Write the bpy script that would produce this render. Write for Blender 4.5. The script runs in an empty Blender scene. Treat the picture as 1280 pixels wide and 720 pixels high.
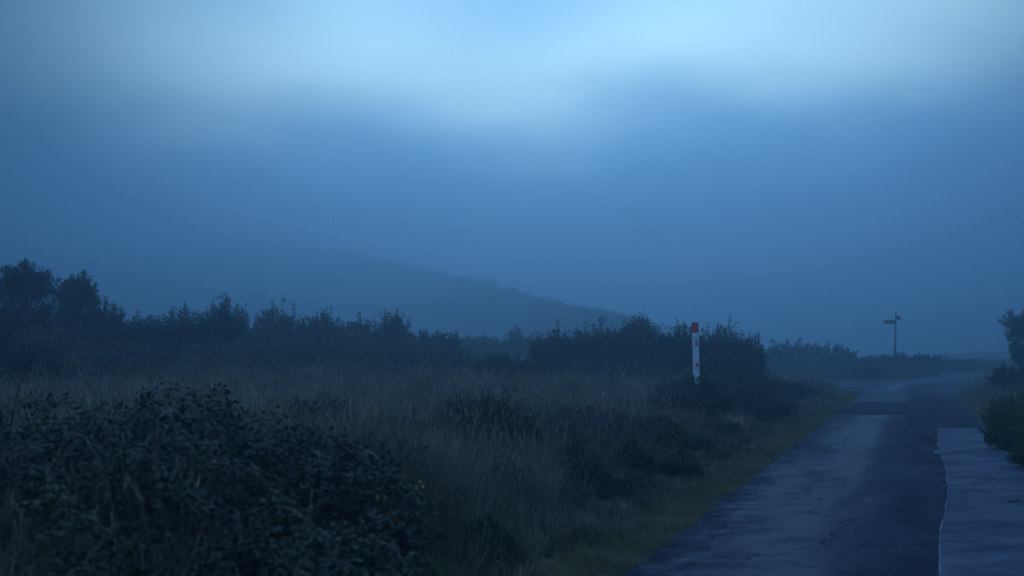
import bpy, math, random
import numpy as np

SC = bpy.context.scene
COL = SC.collection
PI = math.pi
F = 1778.0            # focal length in pixels of the 1280 wide photograph
EYE = 1.6
HZ = 440.0            # image row of the eye level


# ------------------------------------------------------------------ helpers
def sm(x, a, b):
    t = np.clip((np.asarray(x, float) - a) / (b - a), 0, 1)
    return t * t * (3 - 2 * t)


class Waves:
    """smooth 2-D noise out of a few sine waves"""
    def __init__(self, seed, scale, n=9):
        r = np.random.default_rng(seed)
        a = r.uniform(0, 2 * PI, n)
        k = 2 * PI / scale * r.uniform(.5, 2.0, n)
        self.kx, self.ky, self.p = k * np.cos(a), k * np.sin(a), r.uniform(0, 2 * PI, n)
        self.w = 1 / np.sqrt(n) * r.uniform(.7, 1.3, n)

    def __call__(self, x, y):
        x = np.asarray(x, float)[..., None]
        y = np.asarray(y, float)[..., None]
        return (np.sin(x * self.kx + y * self.ky + self.p) * self.w).sum(-1)


N_BIG, N_MID, N_FINE = Waves(1, 14), Waves(2, 4.5), Waves(3, 1.3)


def road_x(Y):
    Y = np.asarray(Y, float)
    b = np.clip(Y - 60, 0, 90)
    return -2.125 + .283 * Y + 1.79 + .004 * b * b + np.maximum(Y - 150, 0) * .72


ROADW = 3.45


def road_s(X, Y):
    """metres to the right of the left road edge"""
    return (X - road_x(Y)) * .962 + ROADW / 2


def gz(X, Y):
    X = np.asarray(X, float)
    Y = np.asarray(Y, float)
    s = road_s(X, Y)
    t, r = -s, s - ROADW
    zl = .05 * sm(t, 0, .4) + .27 * sm(t, .6, 2.0) + .16 * sm(t, 2, 10) + .42 * sm(Y, 22, 44) * sm(t, 1, 6) * sm(-X, -14, -4)
    zr = .05 * sm(r, 0, .4) + .25 * sm(r, .4, 1.6) + .75 * sm(r, 1.2, 5.5) * sm(Y, 22, 45)
    yc = 80 + (13 - X) * .35
    ds = np.where(X < 25, np.abs(Y - yc) * .94 - 2.6 * sm(X, 2, 15), 99)
    dj = np.hypot(X - 16.5, Y - 67) - 7.5
    f = sm(np.minimum(ds - 3.3, dj), 0, 5.5)
    away = sm(np.maximum(t, r), .3, 3)
    n = .10 * N_BIG(X, Y) * sm(np.maximum(t, r), 3, 14) + .05 * N_MID(X, Y) * away
    far = sm(np.hypot(X, Y), 110, 260) * (.8 * N_BIG(X * .22, Y * .22))
    return -.03 + (np.maximum(zl, zr) * 1.0 + n + far * away) * f


def mesh_np(name, verts, faces_list, mat, parent=None, tone=None, smooth=False, uv=None):
    """verts (n,3); faces_list: arrays (m,k) of quads or triangles; ONE mesh object"""
    me = bpy.data.meshes.new(name)
    v = np.ascontiguousarray(verts, np.float32)
    me.vertices.add(len(v))
    me.vertices.foreach_set('co', v.ravel())
    idx, starts, o = [], [], 0
    for f in faces_list:
        f = np.asarray(f, np.int32)
        if len(f) == 0:
            continue
        idx.append(f.ravel())
        starts.append(o + np.arange(len(f)) * f.shape[1])
        o += f.size
    idx = np.concatenate(idx)
    starts = np.concatenate(starts)
    me.loops.add(len(idx))
    me.loops.foreach_set('vertex_index', idx.astype(np.int32))
    me.polygons.add(len(starts))
    me.polygons.foreach_set('loop_start', starts.astype(np.int32))
    me.update(calc_edges=True)
    if tone is not None:
        a = me.attributes.new('tone', 'FLOAT', 'POINT')
        a.data.foreach_set('value', np.ascontiguousarray(tone, np.float32))
    if uv is not None:
        lay = me.uv_layers.new(name='UVMap')
        lay.data.foreach_set('uv', np.ascontiguousarray(uv[idx], np.float32).ravel())
    if smooth:
        me.polygons.foreach_set('use_smooth', np.ones(len(starts), bool))
    ob = bpy.data.objects.new(name, me)
    COL.objects.link(ob)
    me.materials.append(mat)
    if parent is not None:
        ob.parent = parent
    return ob


def tag(o, label=None, cat=None, group=None, kind=None):
    if label: o['label'] = label
    if cat: o['category'] = cat
    if group: o['group'] = group
    if kind: o['kind'] = kind
    return o


def empty(name, loc, rz=0.0):
    o = bpy.data.objects.new(name, None)
    o.empty_display_size = .2
    o.location = loc
    o.rotation_euler = (0, 0, rz)
    COL.objects.link(o)
    return o


# ------------------------------------------------------------------ materials
def new_mat(name):
    m = bpy.data.materials.new(name)
    m.use_nodes = True
    nt = m.node_tree
    b = nt.nodes['Principled BSDF']
    return m, nt, b


def leaf_mat(name, cols, rough=.6, spec=.25, patch=.35, translucent=.0):
    """cols: list of (pos, (r,g,b)); colour picked per leaf from 'tone' with soft patches"""
    m, nt, b = new_mat(name)
    N, L = nt.nodes, nt.links
    at = N.new('ShaderNodeAttribute'); at.attribute_name = 'tone'
    geo = N.new('ShaderNodeNewGeometry')
    nz = N.new('ShaderNodeTexNoise'); nz.inputs['Scale'].default_value = .9; nz.inputs['Detail'].default_value = 3
    L.new(geo.outputs['Position'], nz.inputs['Vector'])
    ma = N.new('ShaderNodeMath'); ma.operation = 'MULTIPLY_ADD'
    ma.inputs[1].default_value = patch * 2; ma.inputs[2].default_value = -patch
    L.new(nz.outputs['Fac'], ma.inputs[0])
    ad = N.new('ShaderNodeMath'); ad.operation = 'ADD'
    L.new(at.outputs['Fac'], ad.inputs[0]); L.new(ma.outputs[0], ad.inputs[1])
    cr = N.new('ShaderNodeValToRGB')
    e = cr.color_ramp.elements
    while len(e) < len(cols):
        e.new(.5)
    for i, (p, c) in enumerate(cols):
        e[i].position = p
        e[i].color = (*c, 1)
    L.new(ad.outputs[0], cr.inputs[0])
    L.new(cr.outputs[0], b.inputs['Base Color'])
    b.inputs['Roughness'].default_value = rough
    b.inputs['Specular IOR Level'].default_value = spec
    return m


M = {}
M['gorse'] = leaf_mat('gorse_leaf', [(0, (.020, .030, .016)), (.5, (.040, .058, .026)), (1, (.075, .090, .042))])
M['gorse_dark'] = leaf_mat('dark_gorse_leaf', [(0, (.014, .022, .012)), (.5, (.028, .040, .018)), (1, (.055, .068, .030))])
M['sallow'] = leaf_mat('sallow_leaf', [(0, (.030, .048, .024)), (.5, (.055, .085, .045)), (1, (.090, .120, .070))])
M['hedge'] = leaf_mat('hedge_leaf', [(0, (.018, .026, .018)), (.5, (.034, .046, .030)), (1, (.060, .070, .045))])
M['pale_scrub'] = leaf_mat('pale_scrub_leaf', [(0, (.060, .072, .050)), (.5, (.110, .122, .085)), (1, (.175, .180, .125))])
M['bramble'] = leaf_mat('bramble_leaf', [(0, (.008, .014, .007)), (.55, (.021, .034, .014)), (.9, (.056, .068, .028)), (1, (.110, .085, .035))], rough=.55, spec=.24)
M['heather'] = leaf_mat('heather_sprig', [(0, (.032, .026, .022)), (.5, (.060, .044, .042)), (1, (.105, .072, .072))])
M['fresh'] = leaf_mat('fresh_leaf', [(0, (.022, .048, .014)), (.5, (.055, .105, .026)), (1, (.105, .165, .045))])
M['moor_grass'] = leaf_mat('moor_grass_blade', [(0, (.040, .040, .020)), (.45, (.125, .112, .062)), (.8, (.245, .210, .135)), (1, (.370, .310, .220))], rough=.75, spec=.10)
M['rush'] = leaf_mat('tussock_blade', [(0, (.030, .044, .016)), (.5, (.065, .088, .032)), (1, (.140, .150, .065))], rough=.75, spec=.08)
M['verge'] = leaf_mat('verge_blade', [(0, (.085, .080, .030)), (.5, (.170, .148, .055)), (1, (.29, .232, .105))], rough=.55)
M['flower'] = leaf_mat('gorse_petal', [(0, (.26, .17, .02)), (1, (.40, .29, .04))])
M['cane'] = leaf_mat('bramble_cane', [(0, (.055, .034, .028)), (1, (.20, .14, .11))], rough=.4)


def noise_mat(name, c0, c1, scale=2.0, rough=.7, spec=.3, detail=6, bump=0, lo=.35, hi=.65):
    m, nt, b = new_mat(name)
    N, L = nt.nodes, nt.links
    geo = N.new('ShaderNodeTexCoord')
    nz = N.new('ShaderNodeTexNoise'); nz.inputs['Scale'].default_value = scale; nz.inputs['Detail'].default_value = detail
    L.new(geo.outputs['Object'], nz.inputs['Vector'])
    cr = N.new('ShaderNodeValToRGB')
    cr.color_ramp.elements[0].position = lo; cr.color_ramp.elements[0].color = (*c0, 1)
    cr.color_ramp.elements[1].position = hi; cr.color_ramp.elements[1].color = (*c1, 1)
    L.new(nz.outputs['Fac'], cr.inputs[0]); L.new(cr.outputs[0], b.inputs['Base Color'])
    b.inputs['Roughness'].default_value = rough
    b.inputs['Specular IOR Level'].default_value = spec
    if bump:
        bp = N.new('ShaderNodeBump'); bp.inputs['Strength'].default_value = bump; bp.inputs['Distance'].default_value = .05
        L.new(nz.outputs['Fac'], bp.inputs['Height']); L.new(bp.outputs[0], b.inputs['Normal'])
    return m


M['ground'] = noise_mat('moor_ground', (.030, .034, .018), (.075, .068, .036), 1.2, .9, .2, bump=.6)
M['hill'] = noise_mat('hill_heath', (.035, .042, .028), (.075, .078, .050), .05, .9, .2)
M['wood'] = noise_mat('bark', (.030, .025, .020), (.070, .058, .045), 8, .8, .3)
M['white_paint'] = noise_mat('white_paint', (.40, .40, .38), (.78, .77, .77), 7, .5, .4, lo=.30, hi=.52)
M['red_paint'] = noise_mat('red_paint', (.42, .035, .040), (.60, .06, .06), 12, .4, .5)
M['sign_metal'] = noise_mat('grey_sign_metal', (.06, .065, .07), (.10, .10, .11), 6, .5, .4)
M['sign_board'] = noise_mat('brown_sign_board', (.10, .055, .06), (.14, .075, .08), 6, .5, .4)
M['stone'] = noise_mat('pebble', (.08, .08, .08), (.15, .15, .14), 20, .7, .4)


def asphalt(name, dark, light, rough0, rough1, streak=(1.4, .22, 1), seed=0.0, spec=.5, track=0.0, bump=.25):
    """wet tarmac: UV is (metres across, metres along)"""
    m, nt, b = new_mat(name)
    N, L = nt.nodes, nt.links
    uv = N.new('ShaderNodeUVMap'); uv.uv_map = 'UVMap'
    mp = N.new('ShaderNodeMapping'); mp.inputs['Scale'].default_value = streak
    mp.inputs['Location'].default_value = (seed, seed * 1.7, seed)
    L.new(uv.outputs[0], mp.inputs[0])
    n1 = N.new('ShaderNodeTexNoise'); n1.inputs['Scale'].default_value = 1.0; n1.inputs['Detail'].default_value = 5
    n1.inputs['Roughness'].default_value = .6
    L.new(mp.outputs[0], n1.inputs['Vector'])
    n2 = N.new('ShaderNodeTexNoise'); n2.inputs['Scale'].default_value = 2.2; n2.inputs['Detail'].default_value = 8
    n2.inputs['Roughness'].default_value = .7
    L.new(uv.outputs[0], n2.inputs['Vector'])
    n3 = N.new('ShaderNodeTexNoise'); n3.inputs['Scale'].default_value = 60; n3.inputs['Detail'].default_value = 3
    L.new(uv.outputs[0], n3.inputs['Vector'])
    mx = N.new('ShaderNodeMath'); mx.operation = 'MULTIPLY_ADD'; mx.inputs[1].default_value = .5
    L.new(n2.outputs['Fac'], mx.inputs[0])
    h = N.new('ShaderNodeMath'); h.operation = 'MULTIPLY'; h.inputs[1].default_value = .5
    L.new(n1.outputs['Fac'], h.inputs[0]); L.new(h.outputs[0], mx.inputs[2])
    fac = mx.outputs[0]
    if track:
        sx = N.new('ShaderNodeSeparateXYZ'); L.new(uv.outputs[0], sx.inputs[0])
        cu = N.new('ShaderNodeValToRGB'); cu.color_ramp.interpolation = 'EASE'
        el = cu.color_ramp.elements
        while len(el) < 6:
            el.new(.5)
        for e, (p, v) in zip(el, [(0, .25), (.14, .75), (.33, .95), (.47, .35), (.62, .15), (1, .5)]):
            e.position = p; e.color = (v, v, v, 1)
        dv = N.new('ShaderNodeMath'); dv.operation = 'MULTIPLY_ADD'; dv.inputs[1].default_value = 1 / ROADW
        wob = N.new('ShaderNodeMath'); wob.operation = 'MULTIPLY_ADD'; wob.inputs[1].default_value = .44; wob.inputs[2].default_value = -.22
        L.new(n2.outputs['Fac'], wob.inputs[0]); L.new(wob.outputs[0], dv.inputs[2])
        L.new(sx.outputs[0], dv.inputs[0]); L.new(dv.outputs[0], cu.inputs[0])
        a2 = N.new('ShaderNodeMath'); a2.operation = 'MULTIPLY_ADD'; a2.inputs[1].default_value = track
        s2 = N.new('ShaderNodeMath'); s2.operation = 'SUBTRACT'; s2.inputs[1].default_value = track * .5
        L.new(cu.outputs[0], a2.inputs[0]); L.new(fac, a2.inputs[2]); L.new(a2.outputs[0], s2.inputs[0])
        fac = s2.outputs[0]
    gr = N.new('ShaderNodeMath'); gr.operation = 'MULTIPLY_ADD'; gr.inputs[1].default_value = .34
    gs = N.new('ShaderNodeMath'); gs.operation = 'SUBTRACT'; gs.inputs[1].default_value = .17
    L.new(n3.outputs['Fac'], gr.inputs[0]); L.new(fac, gr.inputs[2]); L.new(gr.outputs[0], gs.inputs[0])
    fac = gs.outputs[0]                     # stone grain
    vo = N.new('ShaderNodeTexVoronoi'); vo.feature = 'DISTANCE_TO_EDGE'; vo.inputs['Scale'].default_value = .55
    wv = N.new('ShaderNodeVectorMath'); wv.operation = 'MULTIPLY_ADD'; wv.inputs[1].default_value = (.7, .7, 0)
    L.new(n2.outputs['Color'], wv.inputs[0]); L.new(uv.outputs[0], wv.inputs[2]); L.new(wv.outputs[0], vo.inputs['Vector'])
    ck = N.new('ShaderNodeMapRange'); ck.inputs['From Max'].default_value = .012; ck.inputs['To Min'].default_value = -.16; ck.inputs['To Max'].default_value = 0
    L.new(vo.outputs['Distance'], ck.inputs['Value'])
    ac = N.new('ShaderNodeMath'); ac.operation = 'ADD'
    L.new(fac, ac.inputs[0]); L.new(ck.outputs[0], ac.inputs[1]); fac = ac.outputs[0]      # thin cracks
    cr = N.new('ShaderNodeValToRGB')
    cr.color_ramp.elements[0].position = .36; cr.color_ramp.elements[0].color = (*dark, 1)
    cr.color_ramp.elements[1].position = .64; cr.color_ramp.elements[1].color = (*light, 1)
    L.new(fac, cr.inputs[0]); L.new(cr.outputs[0], b.inputs['Base Color'])
    rr = N.new('ShaderNodeMapRange'); rr.inputs['From Min'].default_value = .38; rr.inputs['From Max'].default_value = .62
    rr.inputs['To Min'].default_value = rough1; rr.inputs['To Max'].default_value = rough0
    L.new(fac, rr.inputs['Value']); L.new(rr.outputs[0], b.inputs['Roughness'])
    b.inputs['Specular IOR Level'].default_value = spec
    hb = N.new('ShaderNodeMath'); hb.operation = 'MULTIPLY_ADD'; hb.inputs[1].default_value = .35
    L.new(n3.outputs['Fac'], hb.inputs[0]); L.new(n1.outputs['Fac'], hb.inputs[2])
    bp = N.new('ShaderNodeBump'); bp.inputs['Strength'].default_value = bump; bp.inputs['Distance'].default_value = .02
    L.new(hb.outputs[0], bp.inputs['Height']); L.new(bp.outputs[0], b.inputs['Normal'])
    return m


M['road'] = asphalt('worn_wet_tarmac', (.007, .012, .023), (.017, .028, .050), .54, .88, track=.26, seed=3, spec=.085, bump=.3)
M['apron'] = asphalt('junction_tarmac', (.011, .015, .024), (.024, .032, .046), .6, .85, streak=(.3, .3, 1), seed=9, spec=.05, bump=.25)
M['dark_patch'] = asphalt('dark_tarmac_patch', (.006, .010, .018), (.013, .019, .031), .72, .92, seed=5, spec=.05, bump=.3)
M['mid_patch'] = asphalt('grey_tarmac_patch', (.013, .018, .030), (.027, .036, .054), .55, .8, seed=7, spec=.07, bump=.25)
M['pale_strip'] = asphalt('worn_concrete_and_sheen', (.016, .026, .046), (.042, .061, .096), .50, .76, streak=(.8, .9, 1), seed=12, spec=.085, bump=.4)
M['lip'] = noise_mat('broken_concrete_lip', (.04, .045, .055), (.15, .155, .17), 14, .5, .5)

# ------------------------------------------------------------------ ground, roads
def graded(lo, hi, fine_lo, fine_hi, step, grow=1.12):
    c = list(np.arange(fine_lo, fine_hi, step))
    d, x = step, fine_hi
    while x < hi:
        c.append(x); d *= grow; x += d
    c.append(hi)
    d, x = step, fine_lo
    left = []
    while x > lo:
        d *= grow; x -= d
        left.append(max(x, lo))
    return np.array(left[::-1] + c)


def grid_faces(ny, nx):
    i = np.arange(ny - 1)[:, None] * nx + np.arange(nx - 1)[None, :]
    return np.stack([i, i + 1, i + nx + 1, i + nx], -1).reshape(-1, 4)


gx = graded(-560, 560, -22, 34, .25)
gy = graded(-60, 740, -6, 100, .3)
GX, GY = np.meshgrid(gx, gy)
gv = np.stack([GX, GY, gz(GX, GY)], -1).reshape(-1, 3)
tag(mesh_np('ground', gv, [grid_faces(len(gy), len(gx))], M['ground'], smooth=True), kind='structure')


def ribbon(name, ys, sl, sr, z, mat, ncol=6):
    """a sheet of road between the offsets sl(Y) and sr(Y) from the left road edge"""
    ys = np.asarray(ys, float)
    u = np.linspace(0, 1, ncol)
    S = sl[:, None] * (1 - u) + sr[:, None] * u
    X = road_x(ys)[:, None] + (S - ROADW / 2) / .962
    Yg = np.repeat(ys[:, None], ncol, 1)
    v = np.stack([X, Yg, np.full_like(X, z)], -1).reshape(-1, 3)
    uv = np.stack([S, Yg * 1.04], -1).reshape(-1, 2)
    return tag(mesh_np(name, v, [grid_faces(len(ys), ncol)], mat, uv=uv), kind='structure')


ry_ = np.arange(-14, 150, .12)
wob = lambda ys, a, b, amp: amp * np.sin(ys * a + b) + amp * .6 * np.sin(ys * a * 2.7 + b * 3)
ribbon('road', ry_, wob(ry_, 1.9, 0, .025), ROADW + wob(ry_, 1.6, 2, .03), .004, M['road'], 8)

# junction apron and side road: one outline
outl = [(12.2, 51.5), (12.9, 55), (13.3, 59), (13.2, 63), (12.6, 67), (11.2, 71.5), (8.5, 75.2), (4, 78.3), (-3, 81.6), (-16, 86.8), (-34, 93),
        (-33, 98.5), (-15, 92), (-3, 87.5), (6, 85), (12, 83.6), (17, 83.2), (20, 83.6), (22.6, 85.6), (26, 83), (25.4, 79), (23.6, 72), (20.6, 64.5), (18.4, 58), (16.6, 51.5)]
ov = np.array([(x, y, 0.0) for x, y in outl])
me = bpy.data.meshes.new('side_road')
me.from_pydata([tuple(p) for p in ov], [], [list(range(len(ov)))[::-1]])
lay = me.uv_layers.new(name='UVMap')
for lp in me.loops:
    lay.data[lp.index].uv = ov[lp.vertex_index][:2]
me.materials.append(M['apron'])
so = bpy.data.objects.new('side_road', me); COL.objects.link(so)
tag(so, kind='structure')
me.update()
if me.polygons[0].normal.z < 0:
    me.flip_normals()

R1 = np.random.default_rng(4)
jag = lambda ys, amp, seed: amp * Waves(seed, 1.1, 12)(ys, ys * 0) + amp * .5 * Waves(seed + 1, .35, 12)(ys, ys * 0)
# pale strip on the right with a ragged left edge and a broken lip, its pale concrete also standing for caught light
py_ = np.arange(2.0, 29.9, .05)
edge = np.interp(py_, [2, 10.2, 12.4, 14.3, 16.3, 19, 23.7, 29.9], [2.2, 2.2, 2.23, 2.32, 2.39, 2.43, 2.40, 2.43]) + jag(py_, .007, 40) * sm(py_, 9, 24) - .07 * np.exp(-((py_ - 22.6) / .5) ** 2) + .05 * sm(py_, 24, 29)
ribbon('road_patch', py_, edge, np.full_like(py_, ROADW - .03) + wob(py_, 1.6, 2, .03), .016, M['pale_strip'], 5)
lw = np.clip(.007 + (.002 + .008 * sm(py_, 10, 24)) * Waves(44, .8, 12)(py_, py_ * 0), .002, .018) * sm(-py_, -30.5, -26) * np.clip(.62 + .9 * Waves(47, 2.6, 9)(py_, py_ * 0), .04, 1)
ribbon('road_edge_lip', py_, edge - lw, edge + .5 * lw, .021, M['lip'], 3)
# the dark resurfaced square beyond it, and the bands across the left lane
dy_ = np.arange(29.95, 50.5, .2)
ribbon('road_patch', dy_, 1.85 + jag(dy_, .05, 50), np.full_like(dy_, ROADW - .02), .012, M['dark_patch'], 4)
d2 = np.arange(25.4, 29.9, .1)
ribbon('road_patch', d2, 2.02 + .10 * sm(-d2, -27, -25.4) + jag(d2, .03, 54), np.interp(d2, py_, edge) - .02, .009, M['dark_patch'], 4)
d3 = np.arange(36.2, 45.5, .2)
ribbon('road_patch', d3, .04 + jag(d3, .03, 58), 1.83 + jag(d3, .02, 60), .011, M['dark_patch'], 4)
d4 = np.arange(45.6, 57, .2)
ribbon('road_patch', d4, .15 + jag(d4, .1, 62), 1.75 + jag(d4, .06, 63), .010, M['mid_patch'], 4)
d5 = np.arange(72, 108, .3)
ribbon('road_patch', d5, .5 + jag(d5, .06, 66), 2.5 + jag(d5, .06, 67), .012, M['pale_strip'], 4)  # pale colour painted here for the bright sheen on the far road

# ------------------------------------------------------------------ hill in the fog
crest = np.array([(800, 412, 104), (760, 399, 115), (700, 386, 135), (640, 371, 155), (560, 349, 190), (480, 329, 225), (400, 313, 262),
                  (300, 307, 286), (180, 318, 300), (60, 335, 305), (-120, 352, 305), (-340, 372, 300)], float)
u = np.linspace(0, len(crest) - 1, 160)
ci = lambda k: np.interp(u, np.arange(len(crest)), crest[:, k])
hx, hy, hY = ci(0), ci(1), ci(2) * (1.68 + .27 * sm(-ci(0), -690, -340))
hX = (hx - 640) / F * hY
hZ = EYE + (HZ - hy) / F * hY
rr = np.linspace(-1, 1, 41)
wid = 26 + 2.2 * hZ
RX = hX[:, None] * (1 + rr * wid[:, None] / hY[:, None])
RY = hY[:, None] + rr * wid[:, None]
prof = np.cos(rr * PI / 2) ** 1.25
HH = (hZ[:, None] + .6) * prof[None, :] - .6 + .05 * hZ[:, None] * Waves(71, 16)(RX, RY) * prof
hv = np.stack([RX, RY, HH], -1).reshape(-1, 3)
tag(mesh_np('hill', hv, [grid_faces(160, 41)], M['hill'], smooth=True), kind='structure')


# ------------------------------------------------------------------ foliage
def unit(v):
    return v / np.maximum(np.linalg.norm(v, axis=-1, keepdims=True), 1e-9)


def leaves(rng, c, d, L, W, fold=0.12):
    """diamond leaves at c along d"""
    n = len(c)
    l = (L * rng.uniform(.55, 1.3, n))[:, None]
    w = unit(np.cross(d, rng.normal(size=(n, 3)))) * (W * rng.uniform(.6, 1.25, n))[:, None]
    up = unit(np.cross(d, w)) * l * fold
    v = np.stack([c - d * l * .5, c - d * l * .05 + w * .5 + up, c + d * l * .5, c - d * l * .05 - w * .5 + up], 1)
    f = np.arange(n)[:, None] * 4 + np.arange(4)[None, :]
    return v.reshape(-1, 3), f


def tubes(rng, P, rad, sides=3):
    """P (n,k,3) polylines -> tapering tubes"""
    n, k, _ = P.shape
    t = unit(np.gradient(P, axis=1))
    a = unit(np.cross(t, np.array([.31, .52, .79])))
    b = np.cross(t, a)
    th = np.arange(sides) * 2 * PI / sides
    r = (rad * np.linspace(1, .25, k))[None, :, None, None]
    ring = P[:, :, None, :] + r * (a[:, :, None, :] * np.cos(th)[None, None, :, None] + b[:, :, None, :] * np.sin(th)[None, None, :, None])
    v = ring.reshape(-1, 3)
    base = (np.arange(n)[:, None, None] * k + np.arange(k - 1)[None, :, None]) * sides + np.arange(sides)[None, None, :]
    nxt = base - np.arange(sides)[None, None, :] + (np.arange(sides)[None, None, :] + 1) % sides
    f = np.stack([base, nxt, nxt + sides, base + sides], -1).reshape(-1, 4)
    return v, f


def sprays(rng, rx, ry, h, tips, spike=.35, low=.03, lumps=.10, z0=0.0):
    """branch polylines from a root to an uneven dome (n,5,3)"""
    ph = rng.uniform(0, 2 * PI, tips)
    ct = low + (1 - low) * rng.random(tips) ** 1.25
    st = np.sqrt(1 - ct * ct)
    k = rng.uniform(0, 2 * PI, 6)
    r = .84 + lumps * (np.sin(2 * ph + k[0]) * .5 + np.sin(3 * ph + 4 * ct + k[1]) * .6 + np.sin(5 * ph - 6 * ct + k[2]) * .5 + np.sin(9 * ph + 7 * ct + k[3]) * .5)
    r *= rng.uniform(.80, 1.04, tips)
    sp = rng.random(tips) < .06
    r[sp] *= 1 + .45 * spike * rng.random(sp.sum())
    tip = np.stack([st * np.cos(ph) * rx * r, st * np.sin(ph) * ry * r, z0 + np.power(np.abs(ct), .55) * np.sign(ct) * h * r], -1)
    root = tip * np.array([.3, .3, 0]) + rng.normal(0, .04, (tips, 3)) * np.array([rx, ry, 0])
    root[:, 2] = z0 * .6 - .03
    mid = (root + tip) / 2 + np.stack([np.zeros(tips), np.zeros(tips), .18 * h * rng.uniform(.2, 1, tips)], -1)
    t = np.linspace(0, 1, 5)[None, :, None]
    return root[:, None] * (1 - t) ** 2 + 2 * mid[:, None] * t * (1 - t) + tip[:, None] * t * t


def along(rng, P, per, t0=.25, pw=1.4):
    n = len(P)
    tt = 1 - (rng.random((n, per)) ** pw) * (1 - t0)
    x = tt * (P.shape[1] - 1)
    i = np.minimum(x.astype(int), P.shape[1] - 2)
    fr = (x - i)[..., None]
    a = np.take_along_axis(P, i[..., None].repeat(3, -1), 1)
    b = np.take_along_axis(P, (i + 1)[..., None].repeat(3, -1), 1)
    return (a * (1 - fr) + b * fr).reshape(-1, 3), unit(b - a).reshape(-1, 3), tt.reshape(-1)


def tone4(rng, n, k, lo=.15, hi=.85):
    return np.repeat(rng.uniform(lo, hi, n), k)


SEED = [100]


def shrub(name, label, cat, group, loc, rx, ry, h, tips, per, L, W, mat, spread=.07, rnd=1.3, spike=.16, stem_rad=.02, z0=0.0, flowers=0, stem_share=.2, t0=.5):
    SEED[0] += 1
    rng = np.random.default_rng(SEED[0])
    root = empty(name, loc, 0)
    tag(root, label, cat, group)
    P = sprays(rng, rx, ry, h, tips, spike, z0=z0)
    c, d, tt = along(rng, P, per, t0)
    sc = spread * (rx + h) * .5
    c = c + rng.normal(size=c.shape) * sc * (1.25 - tt)[:, None] * np.array([1, 1, .8])
    c[:, 2] = np.maximum(c[:, 2], .02)
    d = unit(d + rng.normal(size=d.shape) * rnd + np.array([0, 0, .15]))
    v, f = leaves(rng, c, d, L, W)
    mesh_np('foliage', v, [f], mat, root, tone4(rng, len(f), 4))
    ns = max(14, int(tips * stem_share))
    v, f = tubes(rng, P[:ns], stem_rad)
    mesh_np('stems', v, [f], M['wood'], root)
    if flowers:
        k = rng.choice(len(c), flowers, False)
        k = k[np.argsort(-c[k, 2])]
        v, f = leaves(rng, c[k] + np.array([0, -.03, .03]), unit(rng.normal(size=(flowers, 3))), .03, .026)
        mesh_np('blossom', v, [f], M['flower'], root, tone4(rng, flowers, 4, 0, 1))
    return root


def place(x, Y):
    X = (x - 640) / F * Y
    return X, float(gz(X, Y))


DISCS = []


def bush(name, label, cat, group, x, top, hw, Y, mat, leaf=1.0, dens=1.0, **kw):
    """a shrub whose crown tops out at the given height above the eye line"""
    X, z = place(x, Y)
    h = EYE + (HZ - top) / F * Y - z
    rx = hw * Y / F
    DISCS.append((X, Y, rx * .95))
    if Y < 30:
        DISCS.append((X * (1 - rx / Y), Y - rx, rx * .85))
    s = max(Y / F, .004)               # metres per pixel there
    L, W = max(.04, 2.7 * s) * leaf, max(.011, 1.15 * s) * leaf
    area = 2 * rx * h
    per = 46
    tips = int(np.clip(dens * area * 6.0 / (L * W * .5) / per, 40, 1000))
    return shrub(name, label, cat, group, (X, Y, z), rx * 1.3, rx * .95, h * 1.06, tips, per, L, W, M[mat], **kw)


def tree(name, label, group, x, top, hw, Y, mat, clear, leaf=1.0):
    SEED[0] += 1
    rng = np.random.default_rng(SEED[0])
    X, z = place(x, Y)
    h = EYE + (HZ - top) / F * Y - z
    rx = hw * Y / F
    root = empty(name, (X, Y, z))
    tag(root, label, 'tree', group)
    tr = np.array([[(0, 0, -.1), (.06, .03, h * .15), (-.04, .02, h * .28), (.05, -.02, h * .42), (0.02, 0, h * .58)]])
    v1, f1 = tubes(rng, tr, .03 * h ** .8, 8)
    n = 420
    rz = (h - clear) / 2
    dv = unit(rng.normal(size=(n, 3)))
    kk = rng.normal(0, 2.6, (5, 3)); kp = rng.uniform(0, 2 * PI, 5)
    r = .82 + .075 * np.sin(dv @ kk.T + kp).sum(-1)
    r *= rng.uniform(.74, 1.08, n)
    P = np.zeros((n, 5, 3))
    P[:, 4] = dv * r[:, None] * np.array([rx, rx * .9, rz]) + np.array([0, 0, clear + rz])
    P[:, 4, 2] = clear + rz + np.sign(dv[:, 2]) * np.abs(dv[:, 2]) ** .75 * rz * r * 1.08
    P[:, 0] = np.array([.02, 0, 0]) + np.stack([0 * r, 0 * r, np.clip(P[:, 4, 2] * rng.uniform(.45, .8, n), h * .12, h * .55)], -1)
    mid = (P[:, 0] + P[:, 4]) / 2 + np.array([0, 0, .06 * h])
    for q in (1, 2, 3):
        t = q / 4
        P[:, q] = P[:, 0] * (1 - t) ** 2 + 2 * mid * t * (1 - t) + P[:, 4] * t * t
    v2, f2 = tubes(rng, P[:34], .018)
    mesh_np('trunk', v1, [f1], M['wood'], root, smooth=True)
    mesh_np('branches', v2, [f2], M['wood'], root)
    s = Y / F
    L, W = 2.7 * s * leaf, 1.4 * s * leaf
    c, d, tt = along(rng, P, 60, .55)
    c = c + rng.normal(size=c.shape) * .10 * rx * (1.3 - tt)[:, None]
    d = unit(d + rng.normal(size=d.shape) * .9)
    v, f = leaves(rng, c, d, L, W)
    mesh_np('crown', v, [f], M[mat], root, tone4(rng, len(f), 4))
    return root


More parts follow.
